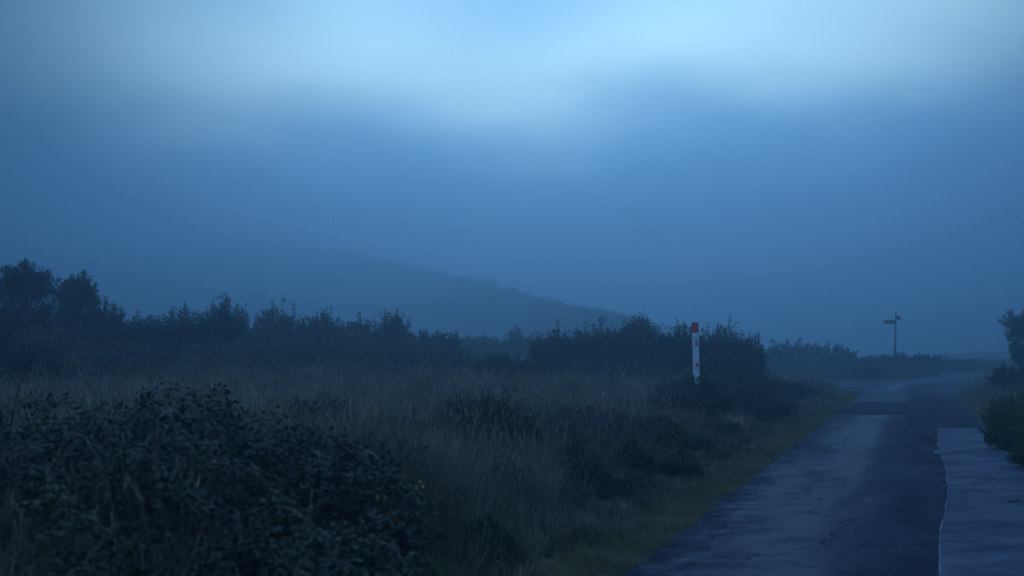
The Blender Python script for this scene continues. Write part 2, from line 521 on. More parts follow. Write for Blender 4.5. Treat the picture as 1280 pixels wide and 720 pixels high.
# --- small trees
tree('hawthorn_tree', 'dark rounded small tree, tallest thing above the hedge line', 'small trees above the hedge', 30, 316, 47, 40, 'hedge', .9)
tree('sallow_tree', 'paler grey-green small tree beside the taller dark tree', 'small trees above the hedge', 98, 335, 32, 45, 'sallow', 1.0)
tree('thorn_tree', 'dark leafy tree cut by the frame on the bank right of the road', None, 1285, 384, 34, 57, 'sallow', .5, .85)

# --- hedge of scrub at the back of the field
HG = 'scrub bushes along the back of the field'
for lab, x, top, hw, Y, mat in [
    ('broad dark bush directly below the tallest dark tree', 22, 362, 62, 37, 'hedge'),
    ('dark bush below the paler grey-green tree', 88, 368, 50, 39, 'hedge'),
    ('dark pointed bush just right of the paler small tree', 137, 371, 26, 42, 'gorse_dark'),
    ('low flat-topped bush in the dip of the hedge line', 184, 386, 40, 44, 'hedge'),
    ('ragged bush left of the tallest tufted gorse in the hedge', 234, 377, 32, 45, 'gorse_dark'),
    ('tallest tufted gorse in the hedge, spiky top against the hill', 280, 368, 40, 45, 'gorse_dark'),
    ('loose twiggy bush right of the tufted gorse in the hedge', 347, 374, 34, 48, 'hedge'),
    ('hazy rounded bush in the middle of the hedge before the hill', 404, 384, 36, 50, 'hedge'),
    ('hazy small bush left of the knob-topped bush', 450, 389, 30, 51, 'hedge'),
    ('knob-topped dark bush near the right end of the hedge', 491, 382, 25, 50, 'gorse_dark'),
    ('low sloping bush where the hedge runs down to its right end', 543, 408, 44, 51, 'hedge')]:
    bush('scrub_bush', lab, 'bush', HG, x, top, hw, Y, mat)
FG = 'low bushes in front of the hedge'
for lab, x, top, hw, Y, mat in [
    ('low dark bush at the picture edge below the tall trees', 18, 422, 66, 32, 'hedge'),
    ('low pale bush in front of the hedge dip', 150, 420, 72, 33, 'pale_scrub'),
    ('low wide pale bush before the tallest tufted hedge gorse', 285, 420, 66, 36, 'pale_scrub'),
    ('paler bluish bush before the middle of the hedge', 392, 412, 52, 38, 'pale_scrub'),
    ('low pale bush in front of the knob-topped bush', 478, 424, 50, 38, 'pale_scrub'),
    ('low pale bush at the right foot of the hedge', 556, 430, 44, 38, 'pale_scrub'),
    ('pale scrub bush under the two small trees', 64, 398, 48, 35, 'pale_scrub'),
    ('grey bush filling the foot of the pointed bush by the trees', 128, 402, 40, 38, 'hedge'),
    ('grey bush left below the tallest tufted hedge gorse', 214, 402, 44, 41, 'hedge'),
    ('pale bush under the loose twiggy hedge bush', 332, 398, 40, 43, 'pale_scrub'),
    ('pale bush under the hazy hedge bushes at the middle', 438, 402, 42, 44, 'pale_scrub'),
    ('pale bush under the sloping right end of the hedge', 522, 418, 40, 44, 'pale_scrub'),
    ('misty pale bush far back in the gap right of the hedge', 592, 414, 44, 66, 'pale_scrub'),
    ('misty bush far back in the gap, close to the distant stake', 650, 408, 40, 78, 'hedge'),
    ('small dark bush in the gap between hedge and gorse thicket', 622, 440, 40, 36, 'gorse_dark')]:
    bush('low_bush', lab, 'bush', FG, x, top, hw, Y, mat)

# --- gorse thicket behind the marker post
GG = 'gorse bushes of the thicket behind the marker post'
for lab, x, top, hw, Y in [
    ('gorse at the left end of the thicket, near the distant stake', 694, 410, 36, 43),
    ('gorse with uneven top left of the thicket summit', 744, 402, 42, 43),
    ('highest gorse of the thicket with a spiky summit', 797, 390, 40, 43),
    ('gorse directly behind the red-topped marker post', 852, 401, 36, 42),
    ('gorse with knobbly shoots just right of the marker post', 902, 399, 38, 42),
    ('gorse at the steep right end of the thicket', 938, 413, 20, 41)]:
    bush('gorse_bush', lab, 'gorse bush', GG, x, top, hw, Y, 'gorse_dark', spike=.3)
for lab, x, top, hw, Y, mat in [
    ('low gorse skirting the foot of the thicket summit', 770, 432, 70, 40, 'gorse_dark'),
    ('low pale gorse at the left foot of the thicket', 690, 440, 40, 38, 'hedge'),
    ('low green gorse at the right foot of the thicket', 905, 438, 50, 38, 'gorse')]:
    bush('gorse_bush', lab, 'gorse bush', GG, x, top, hw, Y, mat)

# --- bank bushes between field and road
BG = 'bushes on the roadside bank'
for lab, x, top, hw, Y, mat, nm in [
    ('dark low bush hiding the foot of the marker post', 868, 466, 50, 27.5, 'gorse_dark', 'bank_bush'),
    ('grey-green bush on the bank right of the marker post', 926, 460, 48, 34, 'gorse', 'bank_bush'),
    ('small dim bush on the bank corner by the side road', 978, 474, 30, 41, 'gorse', 'bank_bush'),
    ('dark domed gorse with a raised tip alone in mid field', 600, 488, 74, 17.0, 'gorse_dark', 'gorse_bush'),
    ('green bush low on the bank below the marker post', 884, 522, 42, 24.5, 'gorse', 'bank_bush'),
    ('dusky bush on the bank edge beside the junction', 952, 494, 36, 33, 'hedge', 'bank_bush'),
    ('dark spreading bush halfway along the bank edge', 936, 486, 52, 30, 'gorse', 'bank_bush'),
    ('hazy bush on the bank just before the side road mouth', 962, 468, 38, 39, 'gorse', 'bank_bush'),
    ('last small bush at the bank corner where the side road leaves', 1002, 480, 26, 44, 'gorse', 'bank_bush'),
    ('deep green bush above the verge, nearer than the marker post', 846, 532, 46, 21.0, 'gorse', 'bank_bush'),
    ('round green bush at the verge below the purple heather', 808, 560, 48, 17.8, 'gorse', 'bank_bush'),
    ('nearest rounded green bush above the yellow verge', 742, 588, 52, 14.8, 'gorse', 'bank_bush')]:
    bush(nm, lab, 'gorse bush' if nm == 'gorse_bush' else 'bush', BG, x, top, hw, Y, mat)
HE = 'heather clumps in the field'
for lab, x, top, hw, Y in [
    ('dusky purple heather just right of the lone domed gorse', 728, 503, 52, 20),
    ('brownish heather between purple heather and bank bushes', 802, 512, 44, 21.5),
    ('dull reddish heather left of the lone domed gorse', 505, 512, 40, 19),
    ('thin brown heather among grass behind the brambles', 395, 486, 46, 18)]:
    bush('heather_clump', lab, 'heather', HE, x, top, hw, Y, 'heather', spike=.2, spread=.10)

# --- far bank beyond the junction
VG = 'bushes beyond the road junction'
for lab, x, top, hw, Y, mat in [
    ('misty tall scrub beyond the side road, by the thicket end', 985, 424, 36, 94, 'gorse_dark'),
    ('misty ragged scrub behind the side road mouth', 1030, 426, 34, 96, 'gorse_dark'),
    ('grey low bush straight across the side road', 975, 440, 34, 88, 'gorse'),
    ('dim bush left of the fingerpost across the junction', 1058, 440, 40, 89, 'gorse_dark'),
    ('small dark bush at the junction below the fingerpost', 1080, 449, 20, 84, 'gorse_dark'),
    ('misty bush close behind the fingerpost pole', 1120, 439, 36, 92, 'gorse_dark'),
    ('grey rounded bush right of the fingerpost', 1155, 441, 28, 93, 'gorse_dark'),
    ('last small bushlet before the far road crest', 1192, 447, 26, 104, 'gorse_dark'),
    ('faint bushlet on the skyline above the road crest', 1222, 452, 20, 112, 'gorse_dark')]:
    bush('junction_bush', lab, 'bush', VG, x, top, hw, Y, mat, spike=.4, dens=1.3)
# --- right of the road
RG = 'bushes on the bank right of the road'
for lab, x, top, hw, Y, mat in [
    ('bright green leafy bush overhanging the right road edge', 1262, 490, 34, 23.5, 'fresh'),
    ('darker green bush behind the leafy roadside bush', 1272, 486, 40, 28, 'fresh'),
    ('low leafy bush cut by the frame, nearest of the right bank', 1290, 512, 30, 19.8, 'fresh'),
    ('dark bush below the leafy tree right of the road', 1262, 452, 24, 47, 'hedge')]:
    bush('roadside_bush', lab, 'bush', RG, x, top, hw, Y, mat, leaf=1.15)


# --- near brambles: arching canes with leaves in threes
def bramble(label, X, Y, rx, h, canes, seed, flowers=0, ry=None):
    rng = np.random.default_rng(seed)
    ry = ry or rx * .8
    z = float(gz(X, Y))
    root = empty('bramble_bush', (X, Y, z))
    tag(root, label, 'bramble', 'brambles beside the road in the foreground')
    a = rng.uniform(0, 2 * PI, canes)
    q = np.sqrt(rng.random(canes)) * .55
    p0 = np.stack([np.cos(a) * q * rx, np.sin(a) * q * ry, np.full(canes, -.04)], -1)
    b = a + rng.normal(0, .7, canes)
    reach = rng.uniform(.45, 1.1, canes)
    top = h * np.where(rng.random(canes) < .12, rng.uniform(1.0, 1.25, canes), rng.uniform(.45, 1.0, canes)) * (1 - .35 * reach * rng.random(canes))
    p1 = p0 + np.stack([np.cos(b) * .2 * rx * reach, np.sin(b) * .2 * ry * reach, top * 1.25], -1)
    p2 = p0 + np.stack([np.cos(b) * .65 * rx * reach, np.sin(b) * .65 * ry * reach, top * 1.05], -1)
    p3 = p0 + np.stack([np.cos(b) * rx * reach, np.sin(b) * ry * reach, top * rng.uniform(.25, .95, canes)], -1)
    t = np.linspace(0, 1, 9)[None, :, None]
    P = p0[:, None] * (1 - t) ** 3 + 3 * p1[:, None] * t * (1 - t) ** 2 + 3 * p2[:, None] * t * t * (1 - t) + p3[:, None] * t ** 3
    P += rng.normal(0, .012, P.shape)
    v, f = tubes(rng, P, .0068, 4)
    mesh_np('cane', v, [f], M['cane'], root, tone4(rng, canes, 36, 0, 1))
    c, d, tt = along(rng, P, 76, .12, 1.0)
    n = len(c)
    side = unit(np.cross(d, np.array([0, 0, 1.0])) * rng.choice([-1, 1], n)[:, None] + rng.normal(0, .45, (n, 3)) + d * .4)
    st = c + side * .05
    C, D = [], []
    w = unit(np.cross(side, np.array([0, 0, 1.0])) + 1e-6)
    for k, (dx, ln) in enumerate([(0, .035), (.9, .022), (-.9, .022)]):
        dd = unit(side + w * dx + rng.normal(0, .18, (n, 3)) + np.array([0, 0, -.12]))
        C.append(st + dd * ln)
        D.append(dd)
    C, D = np.concatenate(C), np.concatenate(D)
    n3 = len(C)
    l = (.0265 * rng.uniform(.45, 1.6, n3))[:, None]
    nrm = unit(np.array([0, 0, 1.0]) + rng.normal(0, .9, (n3, 3)))
    w = unit(np.cross(D, nrm)) * l * .36
    dn = np.cross(w, D) / .36 * .05
    # a pointed oval folded along its midrib: 6 vertices, two quads
    A, B = C - D * l * .5, C + D * l * .55
    v = np.stack([A, C + w - dn - D * l * .08, C + w * .55 - dn + D * l * .28, B, C - w * .55 - dn + D * l * .28, C - w - dn - D * l * .08], 1).reshape(-1, 3)
    k = np.arange(n3)[:, None] * 6
    f = np.concatenate([k + np.array([[0, 1, 2, 3]]), k + np.array([[0, 3, 4, 5]])])
    tn = np.repeat(np.clip(np.tile(np.repeat(rng.uniform(0, .8, canes), n // canes), 3) + rng.normal(0, .13, n3), 0, 1), 6)
    mesh_np('foliage', v, [f], M['bramble'], root, tn)
    if flowers:
        hi = np.where((C[:, 2] > h * .45) & (C[:, 0] > .3 * rx) & (C[:, 1] < 0))[0]
        k = rng.choice(hi, flowers, False)
        cl = (C[k][:, None, :] + rng.normal(0, .02, (flowers, 6, 3))).reshape(-1, 3)
        v, f = leaves(rng, cl, unit(rng.normal(size=cl.shape)), .028, .026)
        mesh_np('blossom', v, [f], M['flower'], root, tone4(rng, len(f), 4, 0, 1))
    return root


def bX(x, Y):
    return (x - 640) / F * Y


for lab, x, Y, rx, top, canes, fl in [
    ('big dark bramble in the bottom corner, left of the others', 40, 7.4, .95, 508, 140, 0),
    ('tall leafy bramble reaching highest in the foreground', 215, 8.4, 1.0, 494, 160, 0),
    ('bramble with yellow specks among its leaves, beside the grass', 345, 9.0, .74, 532, 95, 6),
    ('low bramble with pale shiny leaves spilling to the grass', 352, 7.4, .60, 612, 80, 0),
    ('shadowy bramble at the bottom between corner and shiny one', 215, 6.4, .8, 610, 110, 0),
    ('bramble half hidden behind the corner one at the picture edge', -30, 9.6, .9, 492, 120, 0),
    ('loose bramble rising behind the tall one, thin against the field grass', 130, 10.4, 1.0, 484, 90, 0),
    ('straggling bramble with long bare shoots reaching into the field', 318, 10.8, 1.0, 508, 60, 0),
    ('last low bramble before the open grass, sloping down', 432, 9.4, .40, 590, 36, 0)]:
    bramble(lab, bX(x, Y), Y, rx, (EYE + (HZ - top) / F * Y - float(gz(bX(x, Y), Y))) * .93, canes, 500 + int(x) + 60, fl)

# bare arching cane standing out of the brambles at the picture edge
root = empty('bare_cane', (bX(2, 8.6), 8.6, float(gz(bX(2, 8.6), 8.6))))
tag(root, 'bare thin arching stem rising out of the brambles at the picture edge', 'stem')
zt = EYE + (HZ - 437) / F * 8.6 - root.location.z
tt = np.linspace(0, 1, 14)
pc = np.stack([.01 + .24 * tt ** 2.2, .02 * np.sin(tt * 5), zt * (1 - (1 - tt) ** 1.5)], -1)[None]
v, f = tubes(np.random.default_rng(1), pc, .009, 6)
mesh_np('cane', v, [f], M['wood'], root, smooth=True)
v, f = tubes(np.random.default_rng(1), np.stack([pc[0, 9] + (np.array([-.10, .03, .10]) * k) for k in np.linspace(0, 1, 5)])[None], .004, 5)
mesh_np('twig', v, [f], M['wood'], root, smooth=True)


# ------------------------------------------------------------------ grass
def blades(rng, X, Y, Z, H, W, lean=.35):
    n = len(X)
    a = rng.uniform(0, 2 * PI, n)
    w = np.stack([np.cos(a), np.sin(a), np.zeros(n)], -1) * (W * .5)[:, None]
    bd = rng.uniform(0, 2 * PI, n)
    ln = np.abs(rng.normal(0, lean, n)) * H
    b = np.stack([np.cos(bd) * ln, np.sin(bd) * ln, np.zeros(n)], -1)
    p = np.stack([X, Y, Z], -1)
    up = np.stack([np.zeros(n), np.zeros(n), H], -1)
    m = p + up * .55 + b * .3
    v = np.stack([p - w, p + w, m + w * .75, m - w * .75, p + up * (1 - .25 * (ln / H)[:, None]) + b], 1).reshape(-1, 3)
    k = np.arange(n)[:, None] * 5
    return v, [k + np.array([[0, 1, 2, 3]]), k + np.array([[3, 2, 4]])]


rng = np.random.default_rng(77)


def spread_y(n, a, b, e):
    return (a ** e + (b ** e - a ** e) * rng.random(n)) ** (1 / e)


def field(n, lo, hi, e):
    Y = spread_y(n, lo, hi, e)
    xl, xr = -(.37 * Y + 2.5), np.minimum(road_x(Y) - (ROADW / 2 + .38) / .962, .37 * Y + 2.5)
    X = xl + (xr - xl) * rng.random(n)
    return X, Y


def clear_of(X, Y, k=1.0):
    ok = gz(X, Y) > .02
    for dx, dy, dr in DISCS:
        ok &= np.hypot(X - dx, (Y - dy) * 1.1) > dr * k
    return ok


X, Y = field(27000, 5.0, 62, .42)
keep = clear_of(X, Y)
X, Y = X[keep], Y[keep]
K = 20
nc = len(X)
t = -road_s(X, Y)
patch = N_MID(X, Y) * .55 + N_FINE(X, Y) * .6 + .5 * N_BIG(X * 1.7, Y * 1.7)
hc = (.13 + .22 * sm(t, .6, 1.4) + .03 * sm(t, 2.5, 7)) * (1 + .45 * patch) * rng.uniform(.55, 1.45, nc)
hc *= np.where(rng.random(nc) < .25, .4, 1) * np.where(rng.random(nc) < .06, 1.35, 1)
near = np.exp(-((X + 2.1) / 1.8) ** 2 - ((Y - 9.6) / 2.4) ** 2)     # taller, ranker grass grows up among the brambles
hc *= 1 + 1.75 * near
tc_ = np.clip(.36 - .20 * near + .24 * patch + .16 * sm(t, 2.5, 8) + rng.normal(0, .17, nc), 0, 1)
rc = (.03 + .0035 * Y) * rng.uniform(.6, 1.5, nc)
big = np.arange(nc) % 12 == 0                                     # every twelfth spot grows into a tussock
bi = np.repeat(np.where(big)[0], 9)                               # of ten clumps leaning away from its middle
ba, bq = rng.uniform(0, 2 * PI, len(bi)), rng.uniform(.3, 1, len(bi)) * rng.uniform(.10, .26, nc)[bi]
sizes = rng.uniform(.75, 1.35, nc)
lx, ly = rng.normal(0, .16, nc), rng.normal(0, .16, nc)          # each clump is blown its own way
hb_ = (.20 + .18 * sm(t, .6, 1.6))[bi] * sizes[bi]
tb_ = np.clip(rng.uniform(0, .95, nc)[bi] + rng.normal(0, .06, len(bi)), 0, 1)
X, Y, hc, tc_ = np.r_[X, X[bi] + np.cos(ba) * bq], np.r_[Y, Y[bi] + np.sin(ba) * bq], np.r_[hc, hb_], np.r_[tc_, tb_]
rc, lx, ly = np.r_[rc, rc[bi] * .8], np.r_[lx, np.cos(ba) * bq * 2.2], np.r_[ly, np.sin(ba) * bq * 2.2]
nc = len(X)
rep_ = lambda a: np.repeat(a, K)
m = nc * K
qa, qr = rng.uniform(0, 2 * PI, m), np.sqrt(rng.random(m))
bx, by = rep_(X) + np.cos(qa) * qr * rep_(rc), rep_(Y) + np.sin(qa) * qr * rep_(rc)
H = np.clip(rep_(hc) * rng.uniform(.45, 1.15, m), .04, 1.05)
ox = (np.cos(qa) * qr * .55 + rng.normal(0, .22, m) + rep_(lx)) * H
oy = (np.sin(qa) * qr * .55 + rng.normal(0, .22, m) + rep_(ly)) * H
Wd = np.maximum(.004, .5 * by / F) * rng.uniform(.7, 1.4, m)
wa = rng.uniform(0, 2 * PI, m)
w = np.stack([np.cos(wa), np.sin(wa), 0 * wa], -1) * (Wd * .5)[:, None]
p = np.stack([bx, by, gz(bx, by) - .02], -1)
md = p + np.stack([ox * .3, oy * .3, H * .58], -1)
ln = np.hypot(ox, oy) / H
ti = p + np.stack([ox, oy, H * (1.02 - .35 * np.clip(ln, 0, 1.4))], -1)
v = np.stack([p - w, p + w, md + w * .75, md - w * .75, ti], 1).reshape(-1, 3)
k = np.arange(m)[:, None] * 5
tone = np.clip(rep_(tc_) + rng.normal(0, .10, m), 0, 1)
X, Y = field(110000, 5.0, 62, .42)
keep = gz(X, Y) > .02
X, Y = X[keep], Y[keep]
v2, f2 = blades(rng, X, Y, gz(X, Y) - .02, rng.uniform(.06, .26, len(X)), np.maximum(.004, .6 * Y / F), .45)
tone2 = np.clip(.28 + .2 * N_FINE(X, Y) + rng.normal(0, .15, len(X)), 0, 1)
o = mesh_np('moor_grass', np.concatenate([v, v2]), [k + np.array([[0, 1, 2, 3]]), k + np.array([[3, 2, 4]])] + [f + len(v) for f in f2], M['moor_grass'], None,
            np.concatenate([np.repeat(tone, 5), np.repeat(tone2, 5)]))
tag(o, 'long dull moor grass covering the field and the roadside bank', 'grass', kind='stuff')

# pale flowering stalks standing over the field grass
n = 36000
Y = spread_y(n, 6.8, 55, .5)
X = -(.37 * Y + 2) + (np.minimum(road_x(Y) - 3.4, .36 * Y) + .37 * Y + 2) * rng.random(n)
keep = (N_BIG(X * 2.2, Y * 2.2) + .6 * N_MID(X, Y) > -.15) & clear_of(X, Y + .3, 1.05)
X, Y = X[keep], Y[keep]
H = rng.uniform(.35, .72, len(X))
v1, f1 = blades(rng, X, Y, gz(X, Y), H, np.maximum(.003, .4 * Y / F), .16)
tips = v1.reshape(-1, 5, 3)[:, 4]
hd = unit(np.stack([rng.normal(0, .3, len(X)), rng.normal(0, .3, len(X)), np.ones(len(X))], -1))
v2, f2 = leaves(rng, tips, hd, .13, .018)
v2 = v2.reshape(-1, 4, 3); v2 = (v2 - tips[:, None]) * np.array([1, 1, 1]) + tips[:, None]; v2 = v2.reshape(-1, 3)
o = mesh_np('grass_stalks', np.concatenate([v1, v2]), f1 + [f2 + len(v1)], M['moor_grass'], None,
            np.concatenate([np.repeat(rng.uniform(.5, 1, len(X)), 5), np.repeat(rng.uniform(.4, .95, len(X)), 4)]))
tag(o, 'thin pale seed stalks standing above the field grass', 'grass', kind='stuff')

# short yellow-green verge on both sides of the road
n = 150000
Y = spread_y(n, 6, 74, .35)
lr = rng.random(n) < .78
t = np.where(lr, rng.random(n) ** 1.2 * .66 - .07 + .03 * wob(Y, 5, 1, 1), rng.random(n) * 1.3 - .04)
X = np.where(lr, road_x(Y) - (ROADW / 2 + t) / .962, road_x(Y) + (ROADW / 2 + t) / .962)
keep = (Y < 52) | (gz(X, Y) > -.02)
X, Y, t, lr = X[keep], Y[keep], t[keep], lr[keep]
H = rng.uniform(.03, .085, len(X)) * (1 + .9 * sm(t, .45, .95)) * (1 + .3 * N_FINE(X, Y))
v, f = blades(rng, X, Y, gz(X, Y) - .008, np.clip(H, .02, .3), np.maximum(.004, .5 * Y / F), .5)
tn = np.clip(.45 + .22 * N_FINE(X * .8, Y * .8) + rng.normal(0, .16, len(X)), 0, 1)
o = mesh_np('verge_grass', v, f, M['verge'], None, np.repeat(tn, 5))
tag(o, 'short yellow-green grass along the road edges', 'grass', kind='stuff')

# rougher grass on the right bank and round the junction
n = 60000
Y = spread_y(n, 15, 125, .6)
r = rng.random(n) ** .8 * 12 + .5
X = road_x(Y) + (ROADW / 2 + r) / .962
left = rng.random(n) < .35
X = np.where(left, 2 + 26 * rng.random(n), X)
Y = np.where(left, 84 + 30 * rng.random(n), Y)
s_ = road_s(X, Y)
keep = ((s_ < -.3) | (s_ > ROADW + .3)) & (gz(X, Y) > -.025) & (X < .38 * Y + 4)
X, Y = X[keep], Y[keep]
H = rng.uniform(.2, .62, len(X)) * (1 + .3 * N_MID(X, Y))
v, f = blades(rng, X, Y, gz(X, Y) - .02, np.clip(H, .08, .8), np.maximum(.006, .7 * Y / F), .4)
tn = np.clip(.38 + .2 * N_MID(X, Y) + rng.normal(0, .15, len(X)), 0, 1)
o = mesh_np('bank_grass', v, f, M['moor_grass'], None, np.repeat(tn, 5))
tag(o, 'rough grass on the bank right of the road and past the junction', 'grass', kind='stuff')

# low heath between the hedge and the hill, and on the hill itself
n = 9000
Y = spread_y(n, 52, 130, 1.2)
X = -(.37 * Y + 3) + (.37 * Y + 3 + np.minimum(.10 * Y, 10)) * rng.random(n)
keep = gz(X, Y) > .15
X, Y = X[keep], Y[keep]
fx, fy = rng.random(7000), 84 + 70 * rng.random(7000) ** 1.4
fx = 2 + fx * (.37 * fy)
keep = (np.abs(road_s(fx, fy) - ROADW / 2) > 3.0) & (gz(fx, fy) > -.028)
FXY = np.stack([fx, fy, gz(fx, fy) - .02], -1)[keep]
hn = 6500
hi_, hj = rng.integers(0, 159, hn), rng.integers(2, 22, hn)
hi_[:2600] = rng.integers(0, 159, 2600); hj[:2600] = rng.integers(18, 22, 2600)
hp = np.stack([RX[hi_, hj], RY[hi_, hj], HH[hi_, hj]], -1) + rng.normal(0, .8, (hn, 3)) * np.array([1, 1, 0])
cen = np.concatenate([np.stack([X, Y, gz(X, Y)], -1), hp, FXY])
sz = np.concatenate([np.clip((Y - 20) / 100, .28, 1), np.full(hn, .85), np.full(len(FXY), .42)])
k = 9
c = np.repeat(cen, k, 0) + rng.normal(size=(len(cen) * k, 3)) * np.array([.45, .45, .22]) * np.repeat(rng.uniform(.5, 1.8, len(cen)) * sz, k)[:, None]
c[:, 2] += .25 * np.repeat(sz, k)
d = unit(rng.normal(size=c.shape) * .7 + np.array([0, 0, 1.0]))
v, f = leaves(rng, c, d, .55 * np.repeat(sz, k), .30 * np.repeat(sz, k))
o = mesh_np('heath_scrub', v, [f], M['hedge'], None, tone4(rng, len(f), 4))
tag(o, 'low heath scrub beyond the field and the junction, fading up the misty hillside', 'scrub', kind='stuff')


# --- tussocks one can tell apart on the bank
def tussock(label, x, Y, r, h, n, mat, seed):
    rng = np.random.default_rng(seed)
    X = (x - 640) / F * Y
    z = float(gz(X, Y))
    a = rng.uniform(0, 2 * PI, n)
    q = rng.random(n)
    px, py = np.cos(a) * q * .6 * r, np.sin(a) * q * .6 * r
    out = q * r * .8 * rng.uniform(.4, 1.15, n)
    hh = h * .95 * rng.uniform(.6, 1.08, n) * (1 - .40 * q ** 3)
    p = np.stack([px, py, np.full(n, -.03)], -1)
    dirv = np.stack([np.cos(a), np.sin(a), np.zeros(n)], -1)
    m = p + dirv * (out * .45)[:, None] + np.stack([0 * a, 0 * a, hh * .95], -1)
    dirv = dirv + rng.normal(0, .35, (n, 3)) * np.array([1, 1, .3])
    e = p + dirv * out[:, None] + np.stack([0 * a, 0 * a, hh * (1 - .30 * q)], -1)
    w = np.stack([-np.sin(a), np.cos(a), np.zeros(n)], -1) * max(.0022, .28 * Y / F)
    v = np.stack([p - w, p + w, m + w * .8, m - w * .8, e], 1).reshape(-1, 3)
    k = np.arange(n)[:, None] * 5
    o = mesh_np('grass_tussock', v, [k + np.array([[0, 1, 2, 3]]), k + np.array([[3, 2, 4]])], M[mat], None, np.repeat(rng.uniform(.1, .8, n), 5))
    o.location = (X, Y, z)
    tag(o, label, 'grass tussock', 'grass tussocks on the bank')


for i, (lab, x, Y, r, h, mat) in enumerate([
    ('big green domed tussock at mid bank, above the road bend edge', 722, 15.0, .48, .55, 'rush'),
    ('green tussock close right of the big domed one', 792, 17.2, .42, .50, 'rush'),
    ('dark green tussock alone in the grass right of the brambles', 520, 12.6, .34, .42, 'rush'),
    ('shaggy tussock at the verge nearest the camera', 612, 10.2, .40, .45, 'rush'),
    ('dry straw tussock between dark and big domed tussocks', 630, 13.2, .42, .48, 'moor_grass'),
    ('rushy tussock on the bank under the marker post bush', 838, 20.5, .42, .50, 'rush'),
    ('small rushy tussock at the bank foot near the road', 852, 17.8, .34, .42, 'rush'),
    ('pale tussock below the lone domed gorse', 588, 15.6, .40, .42, 'moor_grass'),
    ('low tussock between brambles and verge at the bottom', 520, 8.6, .36, .40, 'rush')]):
    tussock(lab, x, Y, r, h, 1900, mat, 900 + i)


# ------------------------------------------------------------------ posts and sign
def box(cx, cy, z0, z1, wx, wy, bev=.0):
    """a box with chamfered vertical edges"""
    b = bev
    ring = [(-wx + b, -wy), (wx - b, -wy), (wx, -wy + b), (wx, wy - b), (wx - b, wy), (-wx + b, wy), (-wx, wy - b), (-wx, -wy + b)] if b else \
        [(-wx, -wy), (wx, -wy), (wx, wy), (-wx, wy)]
    n = len(ring)
    v = [(cx + x, cy + y, z) for z in (z0, z1) for x, y in ring]
    f = [list(range(n))[::-1], list(range(n, 2 * n))] + [[i, (i + 1) % n, n + (i + 1) % n, n + i] for i in range(n)]
    return v, f


def mesh_py(name, v, f, mat, parent, rot=None, loc=(0, 0, 0), smooth=False):
    me = bpy.data.meshes.new(name)
    me.from_pydata(v, [], f)
    me.materials.append(mat)
    o = bpy.data.objects.new(name, me)
    COL.objects.link(o)
    if parent is not None:
        o.parent = parent
    o.location = loc
    if rot: o.rotation_euler = rot
    return o


Yp = 31.0
Xp, zp = place(871, Yp)
post = empty('marker_post', (Xp, Yp, zp), math.radians(-16))
tag(post, 'white marker post with a red top leaning slightly beside the road', 'post')
post.rotation_euler = (0, math.radians(-1.2), math.radians(-22))
ht = EYE + (HZ - 403) / F * Yp - zp
capz = ht - .23
w = .064
mesh_py('shaft', *box(0, 0, -.25, capz, w, .05, .012), M['white_paint'], post)
mesh_py('red_cap', *box(0, 0, capz + .002, ht, w + .004, .054, .014), M['red_paint'], post)
for zc, hh in ((ht - .46, .10), (ht - .93, .08)):
    mesh_py('reflector', *box(.034, -.053, zc - hh / 2, zc + hh / 2, .027, .006, .003), M['red_paint'], post)

Ys = 84.0
Xs = (1117.5 - 640) / F * Ys
zs = float(gz(Xs, Ys))
fp = empty('fingerpost', (Xs, Ys, zs))
tag(fp, 'fingerpost with one signboard pointing to the side road', 'signpost')
fp.rotation_euler = (0, math.radians(1.6), 0)
hs = EYE + (HZ - 390) / F * Ys - zs


def rod(z0, z1, r0, r1, n=12):
    v, f = [], []
    for z, r in ((z0, r0), (z1, r1)):
        v += [(math.cos(i * 2 * PI / n) * r, math.sin(i * 2 * PI / n) * r, z) for i in range(n)]
    f = [[i, (i + 1) % n, n + (i + 1) % n, n + i] for i in range(n)] + [list(range(n))[::-1], list(range(n, 2 * n))]
    return v, f


mesh_py('pole', *rod(-.3, hs - .10, .055, .05), M['sign_metal'], fp)
mesh_py('finial', *rod(hs - .098, hs, .035, .012), M['sign_metal'], fp)
arm = mesh_py('sign_arm', *[x for x in ([(-.68, -.02, hs - .72), (-.06, -.02, hs - .72), (-.06, -.02, hs - .48), (-.68, -.02, hs - .48), (-.74, -.02, hs - .60),
                                      (-.68, .02, hs - .72), (-.06, .02, hs - .72), (-.06, .02, hs - .48), (-.68, .02, hs - .48), (-.74, .02, hs - .60)],
                                     [[0, 1, 2, 3, 4], [9, 8, 7, 6, 5], [0, 5, 6, 1], [1, 6, 7, 2], [2, 7, 8, 3], [3, 8, 9, 4], [4, 9, 5, 0]])], M['sign_board'], fp)
arm2 = mesh_py('sign_arm', *box(.0, .36, hs - .44, hs - .22, .02, .32), M['sign_board'], fp, rot=(0, 0, math.radians(-32)), loc=(.07, .02, 0))
arm2['label'] = 'higher board seen almost edge-on'

Yk = 82.0
Xk, zk = place(697, Yk)
st = empty('wooden_stake', (Xk, Yk, zk))
tag(st, 'faint dark stake standing in the mist left of the gorse thicket', 'stake')
hk = EYE + (HZ - 400) / F * Yk - zk
mesh_py('shaft', *box(0, 0, -.2, hk, .045, .045, .012), M['wood'], st)
mesh_py('plate', *box(0, -.058, hk - .30, hk - .05, .10, .01), M['sign_metal'], st)

